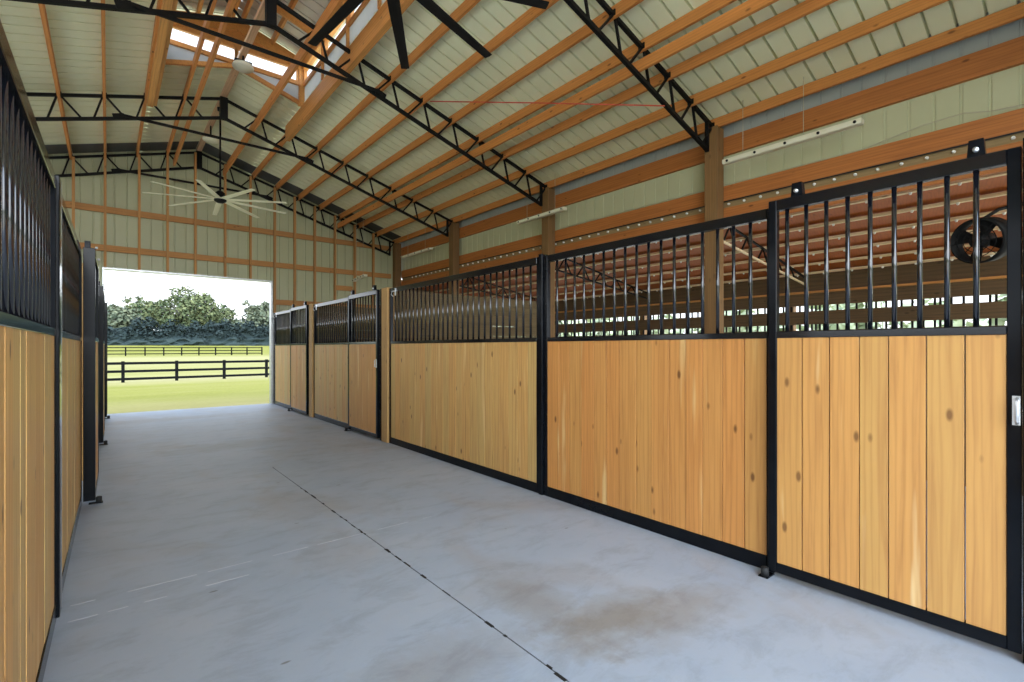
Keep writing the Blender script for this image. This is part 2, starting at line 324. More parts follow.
for n, y, xe in ((2, 3.84, 2.3), (3, 3.62, 1.0)):
    j = MB(); x = XL + 0.04
    while x < xe:
        l = rnd.uniform(0.08, 0.4); j.box(x, min(x + l, xe), y - 0.0035, y + 0.0035, 0.0, 0.0008); x += l + rnd.uniform(0.03, 0.30)
    struct(j, 'trim_%d' % n, M['scratch'], 'faint pale scratch line crossing the concrete floor, %s' % ('farther of two' if n == 2 else 'nearer of two'))

# ------------------------------------------------------------------ corrugated sheets
def ribbed(mb, P0, along, down, L, W, nrm, pitch=0.228, rw=0.03, rh=0.06):
    """sheet starting at P0: ribs repeat along 'along' (length L) and run along 'down' (length W)"""
    P0, a, d, n = Vector(P0), Vector(along).normalized(), Vector(down).normalized(), Vector(nrm).normalized()
    prof = []; u = 0.0
    while u < L - 1e-6:
        e = min(u + pitch, L)
        for t, h in ((0, 0), (pitch - rw, 0), (pitch - rw * 0.85, rh), (pitch - rw * 0.15, rh)):
            if u + t < e: prof.append((u + t, h))
        mid = (pitch - rw) / 2
        u += pitch
    prof.append((L, 0)); k = len(prof)
    vs = [P0 + a * t + n * h for t, h in prof] + [P0 + a * t + n * h + d * W for t, h in prof]
    mb.add(vs, [(i, i + 1, k + i + 1, k + i) for i in range(k - 1)])
Y0B, Y1B = -2.6, 14.62
NX0, NX1, NZ = -3.4, 6.9, 4.2
CX0, CX1, CY0, CY1 = RX - 1.12, RX + 1.12, 4.0, 9.75     # cupola opening
roof = MB()
for s in (1, -1):
    dn = Vector((s, 0, -SLOPE)).normalized(); nr = Vector((s * SLOPE, 0, 1)).normalized(); f_ = math.sqrt(1 + SLOPE**2)
    def P(x, y): return (RX + s * x, y, zroof(RX + x))
    ribbed(roof, P(1.12, Y0B), (0, 1, 0), dn, Y1B - Y0B, (5.275 - 1.12) * f_, nr)
    eg = MB(); ribbed(eg, P(5.275, Y0B), (0, 1, 0), dn, Y1B - Y0B, (5.62 - 5.275) * f_, nr)
    struct(eg, 'ceiling_edge', M['edgesheet'], 'bluish grey edge sheet of the roof above the eave on the %s' % ('strip light side' if s > 0 else 'far side'))
    ribbed(roof, P(0, Y0B), (0, 1, 0), dn, CY0 - Y0B, 1.12 * f_, nr)
    ribbed(roof, P(0, CY1), (0, 1, 0), dn, Y1B - CY1, 1.12 * f_, nr)
struct(roof, 'ceiling', M['roof'], 'beige ribbed metal roof sheets seen from below')
wf = MB()
YW = 14.50
for x0, x1, z0 in ((XPL - 0.1, -0.1, 0.0), (-0.1, 3.42, 3.3), (3.42, XP + 0.1, 0.0)):
    x = x0
    # vertical ribs, trimmed to the gable slope strip by strip
    while x < x1 - 1e-6:
        xe = min(x + 0.228, x1); za, zb_ = zroof(x) + 0.012, zroof(xe) + 0.012
        xm = max(x, xe - 0.03); zm = zroof(xm) + 0.012
        wf.add([(x, YW, z0), (xm, YW, z0), (xm, YW, zm), (x, YW, za)], [(0, 1, 2, 3)])
        q0, q1 = xm + (xe - xm) * 0.3, xm + (xe - xm) * 0.7
        pr = [(xm, YW), (q0, YW + 0.014), (q1, YW + 0.014), (xe, YW)]
        for (xa, ya), (xb, yb) in zip(pr, pr[1:]):
            wf.add([(xa, ya, z0), (xb, yb, z0), (xb, yb, zroof(xb) + 0.012), (xa, ya, zroof(xa) + 0.012)], [(0, 1, 2, 3)])
        x = xe
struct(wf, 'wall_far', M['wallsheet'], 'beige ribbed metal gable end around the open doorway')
wr = MB(); ribbed(wr, (XP + 0.165, Y0B, 3.74), (0, 1, 0), (0, 0, 1), Y1B - Y0B - 0.12, 0.90, (1, 0, 0), 0.228, 0.03, 0.01)
wt = MB(); ribbed(wt, (XP + 0.165, Y0B, 4.64), (0, 1, 0), (0, 0, 1), Y1B - Y0B - 0.12, 0.27, (1, 0, 0), 0.228, 0.03, 0.01)
struct(wt, 'trim_6', M['edgesheet'], 'bluish grey closure strip between the eave plank and the roof')
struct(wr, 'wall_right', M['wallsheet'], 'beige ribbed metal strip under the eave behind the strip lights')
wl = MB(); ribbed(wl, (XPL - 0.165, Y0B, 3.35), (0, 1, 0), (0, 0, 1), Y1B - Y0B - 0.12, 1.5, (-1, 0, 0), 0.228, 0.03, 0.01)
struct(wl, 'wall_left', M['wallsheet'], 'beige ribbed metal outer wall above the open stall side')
wn = MB()
for sx_ in (1, -1):
    xe = XP + 0.15 if sx_ > 0 else XPL - 0.15
    wn.extrude([(RX, Y0B - 0.02, zroof(RX) - 0.03), (xe, Y0B - 0.02, zroof(xe) - 0.03), (xe, Y0B - 0.02, zroof(xe) - 0.33), (RX, Y0B - 0.02, zroof(RX) - 0.33)], (0, -0.03, 0))
for i in range(8):
    a, b = 3.6 + (XP + 0.15 - 3.6) * i / 8, 3.6 + (XP + 0.15 - 3.6) * (i + 1) / 8
    wn.extrude([(a, Y0B - 0.03, 0.0), (b, Y0B - 0.03, 0.0), (b, Y0B - 0.03, zroof(b) - 0.3), (a, Y0B - 0.03, zroof(a) - 0.3)], (0, -0.01, 0))
struct(wn, 'wall_near', M['wallsheet'], 'beige metal closing the stall end behind the camera')
d = MB()
d.box(-0.1, 3.42, 14.28, 14.47, 3.27, 3.31); d.box(3.38, 3.42, 14.28, 14.47, 0.0, 3.27); d.box(-0.1, -0.06, 14.28, 14.47, 0, 3.27)
struct(d, 'trim_4', M['zinc'], 'thin pale metal trim around the open barn doorway')

# ------------------------------------------------------------------ side posts
GP = 'timber posts carrying the roof trusses'
for k, y in enumerate(POSTY[:-1] + [14.30]):
    for x, side in ((XP, 'strip light side'), (XPL, 'far side')):
        zt = ztop(x) + 0.0
        o = MB().box(x - 0.10, x + 0.10, y - 0.10, y + 0.10, 0, zt).build('timber_post', M['post'], None, (x, y, 0), 0.006)
        w = ['behind the closest sliding door', 'at the first truss in view', 'at the second truss in view', 'at the third truss in view', 'at the far gable wall'][k]
        tag(o, 'square brown timber post on the %s, %s' % (side, w), 'post', GP)

# ------------------------------------------------------------------ trusses
def truss(y, label, ends=True):
    t = thing('roof_truss', label, 'truss', (RX, y, ZB), 'black steel roof trusses')
    for s in (1, -1):
        xe = RX + s * 5.10
        MB().bar((RX, y, ZT), (RX + s * 5.32, y, ztop(RX + s * 5.32)), 0.05, 0.045).build('top_chord', M['truss'], t)
        MB().bar((RX, y, ZB), (xe, y, zbot(xe)), 0.05, 0.05).build('bottom_chord', M['truss'], t)
        MB().box(min(xe - s * 0.02, xe + s * 0.02), max(xe - s * 0.02, xe + s * 0.02), y - 0.025, y + 0.025, zbot(xe) - 0.03, ztop(xe)).build('end_plate', M['truss'], t)
        nodes = OFFS
        prev = None
        for k, of in enumerate(nodes):
            x = RX + s * of
            clip = MB(); clip.box(x - 0.035, x + 0.035, y - 0.045, y + 0.045, ztop(x) - 0.02, ztop(x) + 0.05); clip.build('purlin_clip', M['truss'], t)
            lo = RX + s * (of - 0.29); MB().bar((x - s * 0.02, y, ztop(x)), (lo, y, zbot(lo)), 0.028, 0.028, (0, 1, 0)).build('web_strut', M['truss'], t)
            hi = of + 0.14
            if hi < 5.08: MB().bar((x + s * 0.02, y, ztop(x)), (RX + s * hi, y, zbot(RX + s * hi)), 0.028, 0.028, (0, 1, 0)).build('web_strut', M['truss'], t)
    MB().box(RX - 0.065, RX + 0.065, y - 0.05, y + 0.05, ZB - 0.03, ZT + 0.02).build('peak_plate', M['truss'], t)
    tx = 1.56
    tie = MB(); tie.bar((RX - tx, y - 0.05, 5.56), (RX + tx, y - 0.05, 5.56), 0.03, 0.045)
    for s in (1, -1): tie.bar((RX + s * (tx - 0.04), y - 0.05, 5.55), (RX + s * (tx + 0.12), y - 0.04, 5.50), 0.02, 0.10)
    tie.build('tie_bar', M['truss'], t)
    return t
truss(POSTY[0], 'black steel lattice truss overhead just behind the camera')
truss(POSTY[1], 'black lattice truss with the dark bladed fan, closest in view, cut by the top edge')
truss(POSTY[2], 'black lattice truss crossing beneath the roof cupola, second from the camera')
truss(POSTY[3], 'black lattice truss with the cream ceiling fan, past the cupola')
truss(14.38, 'black lattice truss against the far gable wall behind the studs')

# ------------------------------------------------------------------ purlins and long roof members
GPU = 'pine purlins under the roof'
for s, sd in ((1, 'strip light slope'), (-1, 'opposite slope')):
    for k, of in enumerate(OFFS):
        x = RX + s * of
        mb = MB(); z0 = ztop(x) - 0.035
        mb.box(x - 0.021, x + 0.021, Y0B, 14.47, z0, zroof(x) - 0.004 - (0.0062 if s > 0 else 0.0062))
        o = mb.build('roof_purlin', M['purlin'], None, (x, 6, z0))
        tag(o, 'long pine purlin, %s down from the ridge on the %s' % (ORD[k], sd), 'purlin', GPU)
    # stiffeners lying on the bottom chords
    for of, nm in ((0.52, 'near the peak'), (3.42, 'far down the slope')):
        x = RX + s * of; zz = zbot(x) + 0.03
        o = MB().box(x - 0.021, x + 0.021, Y0B, 14.24, zz, zz + 0.14).build('lateral_brace', M['purlin'], None, (x, 6, zz))
        tag(o, 'pine brace board through the trusses %s of the %s' % (nm, sd), 'brace board', 'brace boards through the trusses')
    # eave plate
    x = (XP if s > 0 else XPL); xo = x + s * 0.103
    mb = MB(); mb.box(min(xo, xo + s * 0.042), max(xo, xo + s * 0.042), Y0B, 14.26, 4.42, 4.66)
    o = mb.build('eave_plank', M['plank'], None, (xo, 6, 4.4)); tag(o, 'wide pine eave plank along the %s' % ('top of the beige metal strip' if s > 0 else 'eave opposite the strip lights'), 'plank')
    lp = MB(); lp.box(min(xo - s * 0.0, xo + s * 0.06), max(xo, xo + s * 0.06), Y0B, 14.26, 4.395, 4.42); lp.build('lower_lip', M['plank'], o)
o = MB().box(RX - 0.05, RX + 0.05, Y0B + 0.05, 14.47, ZT - 0.02 + 0.045, zroof(RX + 0.05) - 0.01).build('ridge_board', M['ridge'], None, (RX, 6, ZT)); tag(o, 'ridge board painted pale as if lit by the cupola, running along the roof peak', 'ridge board')
SCM = []
def screws(parent, pts, d):
    if not SCM:
        mb = MB().lathe((0, 0, 0), [(0.0, 0.034), (0.012, 0.032), (0.019, 0.014), (0.019, 0.0)], (0, 0, 1), 8)
        me = bpy.data.meshes.new('screw'); me.from_pydata(mb.v, [], mb.f); me.materials.append(M['screw']); SCM.append(me)
    q = Vector((0, 0, 1)).rotation_difference(Vector(d)); po = Vector(parent['_org'])
    for p in pts:
        o = bpy.data.objects.new('screw', SCM[0]); COL.objects.link(o); o.parent = parent; o.location = Vector(p) - po
        o.rotation_mode = 'QUATERNION'; o.rotation_quaternion = q
# girt planks of the strip-light wall
xg = XP + 0.103
for nm, z0, z1, lab in (('girt_plank', 3.70, 3.93, 'upper pine girt plank below the beige metal strip'), ('girt_plank', 3.33, 3.60, 'lower wide pine girt plank above the stall bars')):
    o = MB().box(xg, xg + 0.028, Y0B + 0.02, 14.2, z0, z1).build(nm, M['plank'], None, (xg, 6, z0)); tag(o, lab, 'plank', 'girt planks above the stalls')
    if z0 > 3.5:
        MB().box(xg - 0.004, xg, Y0B, 14.2, z0 - 0.014, z0 + 0.004).build('rubber_seal', M['rubber'], o)
    else:
        screws(o, [(xg + 0.03, 0.4 + 0.23 * q, 3.655) for q in range(58)], (-1, 0, 0))
        MB().box(xg + 0.03, xg + 0.042, Y0B + 0.02, 14.2, 3.58, 3.72).build('backing_strip', M['backing'], o)

# ------------------------------------------------------------------ far gable framing
SX = [-3.0, -2.43, -1.86, -1.29, -0.58, -0.05, 0.56, 1.10, 1.66, 2.30, 2.88, 3.47, 3.98, 4.52, 5.09, 5.68, 6.26]
for k, x in enumerate(SX):
    z0 = 3.31 if -0.2 < x < 3.44 else 0.0
    o = MB().box(x - 0.024, x + 0.024, 14.24, 14.33, z0, zroof(x) - 0.15).build('wall_stud', M['stud'], None, (x, 14.28, z0))
    if z0 > 1:
        n = [q for q in SX if -0.2 < q < 3.44].index(x); lab = 'pine stud above the open doorway, %s counting towards the strip lights' % ORD[n]
    elif x > 3.4:
        n = [q for q in SX if q > 3.44].index(x); lab = 'pine gable stud beside the doorway, %s from the opening towards the strip lights' % ORD[n]
    else:
        n = [q for q in SX if q < -0.2][::-1].index(x); lab = 'pine gable stud %s from the opening on the side hidden by stalls' % ORD[n]
    tag(o, lab, 'stud', 'pine studs of the far gable')
for z, x0, x1, lab in ((4.63, -3.4, 6.9, 'upper level pine girt across the far gable above the doorway'), (3.76, -3.4, 6.9, 'pine girt just above the doorway across the far gable'),
                       (2.75, 3.47, 6.9, 'lower pine girt on the far gable behind the end stall'), (3.27, 5.12, 5.66, 'short pine block between two gable studs')):
    o = MB().box(x0, x1, 14.40, 14.45, z - 0.07, z + 0.07).build('wall_girt', M['girt'], None, (x0, 14.4, z)); tag(o, lab, 'girt', 'pine girts of the far gable')

fl = MB()  # dark strip laid where the roof is shaded along the gable
for sd in (1, -1):
    cuts = [0.06] + [v for of in OFFS for v in (of - 0.025, of + 0.025)] + [5.3]
    for u, v in zip(cuts[::2], cuts[1::2]):
        q = [(RX + sd * w_, 13.85, zroof(RX + w_) - 0.012) for w_ in (u, v)]
        fl.extrude([q[0], q[1], (q[1][0], 13.85, q[1][2] + 0.006), (q[0][0], 13.85, q[0][2] + 0.006)], (0, 0.6, 0))
struct(fl, 'trim_5', M['gableshade'], 'dark grey strip painted as shade under the roof along the far gable')  # added strip standing in for shade, not a real trim
# ------------------------------------------------------------------ cupola
cup = thing('roof_cupola', 'open wooden roof cupola with bright window strips along the ridge', 'cupola', (RX, 6.9, 6.1))
for s in (1, -1):
    hx = RX + s * 1.16
    MB().box(hx - 0.045, hx + 0.045, CY0 - 0.1, 10.93, 5.83, 6.13).build('header_beam', M['orange'], cup)
    if s < 0: MB().box(hx + 0.05, hx + 0.095, CY0 - 0.1, 10.93, 5.86, 6.13).build('header_beam', M['orange'], cup)
    wx = RX + s * 1.14
    # side wall: low translucent panel, sill, window strip, eave beam, posts
    pan = MB().box(wx - 0.006, wx + 0.006, CY0, CY1, 6.13, 6.46).build('light_panel', M['poly'], cup)
    MB().box(wx - 0.04, wx + 0.04, CY0, CY1, 6.44, 6.51).build('window_sill', M['orange'], cup)
    fr = MB().box(wx - 0.05, wx + 0.05, CY0, CY1, 6.76, 6.96).build('eave_beam', M['orange'], cup)
    n = 5
    for i in range(n):
        y0 = CY0 + (CY1 - CY0) * i / n + 0.05; y1 = CY0 + (CY1 - CY0) * (i + 1) / n - 0.05
        w = MB()
        w.box(wx - 0.03, wx + 0.03, y0, y0 + 0.05, 6.51, 6.76); w.box(wx - 0.03, wx + 0.03, y1 - 0.05, y1, 6.51, 6.76)
        wo = w.build('window_frame', M['orange'], cup)
        MB().box(wx - 0.003, wx + 0.003, y0 + 0.05, y1 - 0.05, 6.51, 6.76).build('pane', M['glass'], wo)
        MB().box(wx - 0.045, wx + 0.045, y0 - 0.05, y0, 6.13, 6.76).build('wall_post', M['orange'], cup)
# gable ends
for y, s in ((CY1, 1), (CY0, -1)):
    pts = [(RX - 1.12, y, zroof(RX - 1.12)), (RX, y, zroof(RX)), (RX + 1.12, y, zroof(RX + 1.12))]
    for a, b in zip(pts, pts[1:]): MB().bar((a[0], y, a[2] - 0.02), (b[0], y, b[2] - 0.02), 0.05, 0.07).build('base_board', M['orange'], cup)
    pan = MB().extrude([(RX - 1.1, y, zroof(RX + 1.1)), (RX, y, zroof(RX)), (RX + 1.1, y, zroof(RX + 1.1)), (RX + 1.1, y, 6.46), (RX, y, 6.49), (RX - 1.1, y, 6.46)], (0, 0.012, 0)).build('light_panel', M['poly'], cup)
    MB().box(RX - 1.13, RX + 1.13, y - 0.05, y + 0.04, 6.46, 6.53).build('window_sill', M['orange'], cup)
    MB().extrude([(RX - 1.14, y - 0.03, 6.75), (RX + 1.14, y - 0.03, 6.75), (RX + 1.14, y - 0.03, 6.96), (RX, y - 0.03, 7.30), (RX - 1.14, y - 0.03, 6.96)], (0, 0.06, 0)).build('gable_board', M['orange'], cup)
    for i in range(2):
        x0 = RX - 1.0 + i * 1.03; x1 = x0 + 0.97
        w = MB(); w.box(x0 - 0.05, x0, y - 0.03, y + 0.03, 6.53, 6.75); w.box(x1, x1 + 0.03, y - 0.03, y + 0.03, 6.53, 6.75)
        wo = w.build('window_frame', M['orange'], cup)
        MB().box(x0, x1, y - 0.003, y + 0.003, 6.53, 6.75).build('pane', M['glass'], wo)
    for xx in (RX - 1.09, RX + 1.09): MB().box(xx - 0.05, xx + 0.05, y - 0.06, y + 0.05, 6.1, 6.96).build('corner_post', M['orange'], cup)
for s in (1, -1):
    dn = Vector((s, 0, -0.30)).normalized(); r_ = MB()
    ribbed(r_, (RX, CY0 - 0.15, 7.36), (0, 1, 0), dn, CY1 - CY0 + 0.3, 1.40, (s * 0.3, 0, 1))
    r_.build('roof_sheet', M['greysheet'], cup)
    for of in (0.08, 0.58, 1.06):
        x = RX + s * of; z = 7.355 - 0.30 * of
        MB().box(x - 0.02, x + 0.02, CY0 - 0.1, CY1 + 0.1, z - 0.14, z - 0.006).build('purlin', M['orange'], cup)
    for i in range(6):
        y = CY0 + 0.05 + (CY1 - CY0 - 0.1) * i / 5
        MB().bar((RX, y, 7.12), (RX + s * 1.12, y, 7.12 - 0.30 * 1.12), 0.04, 0.12).build('rafter', M['orange'], cup)

# ------------------------------------------------------------------ stall fronts
BAR = {}
def bar_mesh(h):
    k = round(h, 3)
    if k not in BAR:
        mb = MB().tube([(0, 0, 0), (0, 0, h)], 0.0125, 10)
        me = bpy.data.meshes.new('bar'); me.from_pydata(mb.v, [], mb.f)
        for p, sm in zip(me.polygons, mb.sm): p.use_smooth = sm
        me.materials.append(M['barblack']); BAR[k] = me
    return BAR[k]
def add_bars(parent, x, y0, y1, z0, z1, pitch=0.1175):
    n = max(2, round((y1 - y0) / pitch)); me = bar_mesh(z1 - z0); po = Vector(parent['_org'])
    for i in range(1, n):
        o = bpy.data.objects.new('bar', me); COL.objects.link(o); o.parent = parent
        o.location = Vector((x, y0 + (y1 - y0) * i / n, z0)) - po
ZM0, ZM1, ZTP = 1.565, 1.607, 2.44
def planks(parent, x0, x1, y0, y1, z0, z1, m, w=0.152, seed=1):
    rnd = random.Random(seed); n = round((y1 - y0) / w); ys = [y0 + (y1 - y0) * i / n + (rnd.uniform(-0.015, 0.015) if 0 < i < n else 0) for i in range(n + 1)]
    mb = MB()
    for a, b in zip(ys, ys[1:]):
        gp = rnd.choice([0.0018, 0.0024, 0.003, 0.0045]); dx = rnd.uniform(-0.002, 0.002)
        # each board has eased long edges
        A, B = a + gp, b - gp; c = 0.001
        poly = [(x0 + dx + c, A, z0), (x0 + dx, A + c, z0), (x0 + dx, B - c, z0), (x0 + dx + c, B, z0), (x1 + dx - c, B, z0), (x1 + dx, B - c, z0), (x1 + dx, A + c, z0), (x1 + dx - c, A, z0)]
        mb.extrude(poly, (0, 0, z1 - z0))
    mb.build('board_infill', m, parent)
LEFT = []
def front(kind, side, y0, y1, label, group, zt=ZTP, seed=1, hook=None):
    """a framed stall front: kind panel or door; side +1 = strip light row (aisle at lower x), -1 = opposite row"""
    xf = XR if side > 0 else XL; a = -side                       # a: direction towards the aisle
    off = 0.0 if kind == 'panel' else (0.062 if side > 0 else 0.10)
    xa = xf + a * off; xb = xa - a * (0.05 if side > 0 or kind == 'panel' else 0.09)                        # front and back face of the tubes
    X0, X1 = min(xa, xb), max(xa, xb)
    zb0 = 0.0 if kind == 'panel' else 0.035
    t = thing('stall_panel' if kind == 'panel' else 'stall_door', label, 'stall panel' if kind == 'panel' else 'stall door', ((xa + xb) / 2, (y0 + y1) / 2, 0), group)
    if side < 0: LEFT.append(t)
    sw = 0.05
    for nm, bx in (('side_rail', (y0, y0 + sw, zb0, zt)), ('side_rail', (y1 - sw, y1, zb0, zt)), ('top_rail', (y0 + sw, y1 - sw, zt - 0.07, zt)),
                   ('middle_rail', (y0 + sw, y1 - sw, ZM0, ZM1)), ('bottom_rail', (y0 + sw, y1 - sw, zb0, 0.1))):
        MB().box(X0, X1, *bx).build(nm, M['railblack'] if nm in ('top_rail', 'middle_rail') else M['black'], t, None, 0.003)
    planks(t, X0 + 0.006 if side > 0 else X1 - 0.04, X1 - 0.012 if side > 0 else X1 - 0.006, y0 + sw, y1 - sw, 0.1, ZM0, (M['pine_warm'] if seed == 12 else M['pine']) if kind == 'panel' else M['pine_door'], seed=seed)
    add_bars(t, (X0 + X1) / 2, y0 + sw, y1 - sw + (0.055 if seed == 11 else 0), ZM1, zt - 0.07)
    if kind == 'door':
        for yy in (y0 + 0.16, y1 - 0.17):
            h = MB(); h.extrude([(X0 + 0.005, yy - 0.035, zt), (X0 + 0.005, yy + 0.035, zt), (X0 + 0.005, yy + 0.028, zt + 0.085), (X0 + 0.005, yy - 0.028, zt + 0.085)], (0.045, 0, 0))
            ho = h.build('roller_hanger', M['black'], t)
            MB().lathe((X0 if side > 0 else X1, yy, zt + 0.03), [(0, -0.016), (0.012, -0.014), (0.012, 0.006)], (1, 0, 0) if side > 0 else (-1, 0, 0), 10).build('bolt', M['alu'], ho)
    if hook is not None:
        hx = xa + a * 0.012
        h = MB(); h.box(min(xa, hx), max(xa, hx), hook - 0.012, hook + 0.012, zt - 0.13, zt - 0.02)
        h.tube([(hx, hook, zt - 0.06), (hx + a * 0.05, hook, zt - 0.07), (hx + a * 0.06, hook, zt - 0.12), (hx + a * 0.03, hook, zt - 0.15)], 0.008, 8)
        tag(h.build('bridle_hook', M['alu'], t), 'shiny bridle hook')
    return t
def jamb(side, y0, y1, label, prot=0.02, zt=2.45):
    xf = XR if side > 0 else XL; a = -side
    x0, x1 = sorted((xf + a * prot, xf - a * 0.07))
    o = MB().box(x0, x1, y0, y1, 0, zt).build('steel_jamb', M['black'], None, ((x0 + x1) / 2, (y0 + y1) / 2, 0), 0.004)
    if side < 0: LEFT.append(o)
    return tag(o, label, 'steel post', 'black steel stall posts')
def wpost(side, y0, y1, label, zt=2.46):
    xf = XR if side > 0 else XL; a = -side
    x0, x1 = sorted((xf + a * 0.03, xf - a * 0.11))
    o = MB().box(x0, x1, y0, y1, 0, zt).build('wooden_post', M['frontpost'], None, ((x0 + x1) / 2, (y0 + y1) / 2, 0), 0.005)
    if side < 0: LEFT.append(o)
    return tag(o, label, 'post', 'wooden posts between stalls')
def latch(parent, side, y, z, xq=None):
    xf = (XR - 0.062 if side > 0 else XL + 0.062) if xq is None else xq; a = -side
    l = MB(); l.box(min(xf, xf + a * 0.008), max(xf, xf + a * 0.008), y - 0.014, y + 0.014, z - 0.07, z + 0.07)
    l.tube([(xf + a * 0.02, y - 0.004, z - 0.06), (xf + a * 0.035, y - 0.004, z - 0.05), (xf + a * 0.035, y - 0.004, z + 0.05), (xf + a * 0.02, y - 0.004, z + 0.06)], 0.007, 8)
    tag(l.build('latch', M['zinc'], parent), 'grey metal latch')
def guide(side, y, label):
    xf = XR if side > 0 else XL; a = -side
    t = thing('floor_guide', label, 'door guide', (xf + a * 0.08, y, 0), 'door guides on the floor')
    if side < 0: LEFT.append(t)
    xf += 0.0 if side > 0 else a * 0.03
    x0, x1 = sorted((xf + a * 0.02, xf + a * 0.125))
    MB().box(x0, x1, y - 0.03, y + 0.03, 0.0, 0.008).build('base_plate', M['black'], t)
    MB().lathe((xf + a * 0.095, y, 0.008), [(0.0, 0.0), (0.024, 0.0), (0.024, 0.05), (0.012, 0.056), (0, 0.056)], (0, 0, 1), 14).build('roller', M['rubber'], t)
    return t
GPN, GDR = 'barred stall panels', 'sliding stall doors'
# strip-light row
j0 = jamb(1, 0.10, 0.263, 'black steel post cut by the picture edge beside the closest sliding door', 0.075, 2.5); 
d1 = front('door', 1, 0.268, 1.432, 'large sliding pine door with black bars, closest to the camera', GDR, 2.465, 11); latch(d1, 1, 0.285, 1.20)
front('panel', 1, 1.42, 3.665, 'pine and bar panel between the closest sliding door and a black steel post', GPN, ZTP, 12)
jamb(1, 3.668, 3.722, 'wide black steel post between two long pine panels', 0.02, 2.46)
front('panel', 1, 3.725, 7.23, 'longest pine and bar panel, from the wide black post to a wooden post', GPN, ZTP, 13, hook=7.0)
wpost(1, 7.24, 7.45, 'pale wooden post at the far end of the longest pine panel')
jamb(1, 7.455, 7.53, 'black steel strip between the nearer wooden post and a sliding door', 0.015, 2.46)
d3 = front('door', 1, 7.54, 8.80, 'sliding pine door just past the nearer wooden post', GDR, 2.45, 14); latch(d3, 1, 7.565, 1.25)
front('panel', 1, 8.76, 10.92, 'pine and bar panel between the middle sliding door and the farther wooden post', GPN, ZTP, 15, hook=10.72)
wpost(1, 10.93, 11.14, 'pale wooden post farther down the strip light row')
jamb(1, 11.145, 11.2, 'black steel strip past the farther wooden post', 0.015, 2.46)
front('door', 1, 11.21, 12.46, 'sliding pine door past the farther wooden post', GDR, 2.45, 16)
front('panel', 1, 12.42, 14.15, 'small pine and bar panel ending at the open doorway', GPN, ZTP, 17, hook=13.95)
jamb(1, 14.155, 14.24, 'black steel strip at the doorway end of the strip light row', 0.01, 2.44)
guide(1, 1.44, 'black floor guide under the edge of the closest sliding door')
guide(1, 8.78, 'black floor guide under the middle sliding door of the strip light row')
guide(1, 12.44, 'black floor guide under the farthest door of the strip light row')
# opposite row
front('panel', -1, 0.10, 3.70, 'tall pine and bar panel at the picture edge, opposite the strip lights', GPN, ZTP, 21)
jl = jamb(-1, 3.71, 3.84, 'black steel post between the two panels of the row hugging the picture edge', 0.012, 2.46)
MB().box(XL, XL + 0.012, 3.845, 3.855, 0, 2.46).build('edge_highlight', M['zinc'], jl)  # thin zinc strip set in place of the highlight on the stile edge
front('panel', -1, 3.87, 6.24, 'narrow looking pine and bar panel behind the edge hugging panel', GPN, ZTP, 22)
for k, (y0, y1, y2) in enumerate(((6.2, 7.35, 9.88), (9.88, 11.0, 13.5), (13.5, 14.2, None))):
    nm = ['nearest', 'middle', 'farthest'][k]
    front('door', -1, y0, y1, '%s dark edged sliding door of the row opposite the strip lights' % nm, GDR, 2.46, 30 + k)
    guide(-1, y0 + 0.03, '%s black floor guide jutting from the row opposite the strip lights' % nm)
    if y2: 
        wpost(-1, y1 + 0.01, y1 + 0.15, '%s wooden post hidden along the row opposite the strip lights' % ('nearer' if k == 0 else 'farther'))
        front('panel', -1, y1 + 0.16, y2 + 0.04, 'edge on pine panel behind the %s sliding door opposite the strip lights' % nm, GPN, ZTP, 40 + k)

# that row is not quite parallel to the other one
SK = -0.0105; RM = Matrix.Rotation(SK, 3, 'Z'); PV = Vector((XL, 4.6, 0))
for o in LEFT:
    o.location = PV + RM @ (Vector(o.location) - PV); o.rotation_euler.z = SK
# stall partitions and back boards
def partition(y, x0, x1, zt, label):
    mb = MB(); z = 0.03; rnd = random.Random(int(y * 10))
    while z < zt - 0.02:
        mb.box(x0, x1, y - 0.02, y + 0.02, z + 0.003, min(z + 0.185, zt)); z += 0.188
    o = mb.build('stall_partition', M['oldboard'], None, (x0, y, 0)); tag(o, label, 'partition', 'board partitions between stalls')
partition(3.70, 3.50, 6.93, 1.50, 'low board partition behind the wide black steel post')
partition(7.34, 3.55, 6.93, 2.44, 'tall weathered board partition behind the bars of the longest panel')
partition(11.02, 3.55, 6.93, 2.44, 'tall weathered board partition behind the bars near the farther wooden post')
for k, y in enumerate((3.78, 7.36, 11.0)):
    partition(y, XPL + 0.12, XL - 0.16, 2.44, 'board partition inside the row opposite the strip lights, %s from the camera' % ORD[k])
bk = MB(); z = 0.03
while z < 1.45: bk.box(XP - 0.02, XP + 0.02, 0.33, 14.19, z, z + 0.18); z += 0.188
bk2 = MB(); z = 0.03
for (ya, yb) in zip(POSTY, POSTY[1:]):
    z = 0.03
    while z < 1.45: bk2.box(XP - 0.02, XP + 0.02, ya + 0.11, min(yb - 0.11, 14.19), z, z + 0.185); z += 0.188
struct(bk2, 'wall_stall_back', M['sideboard'], 'low board back wall of the stalls')

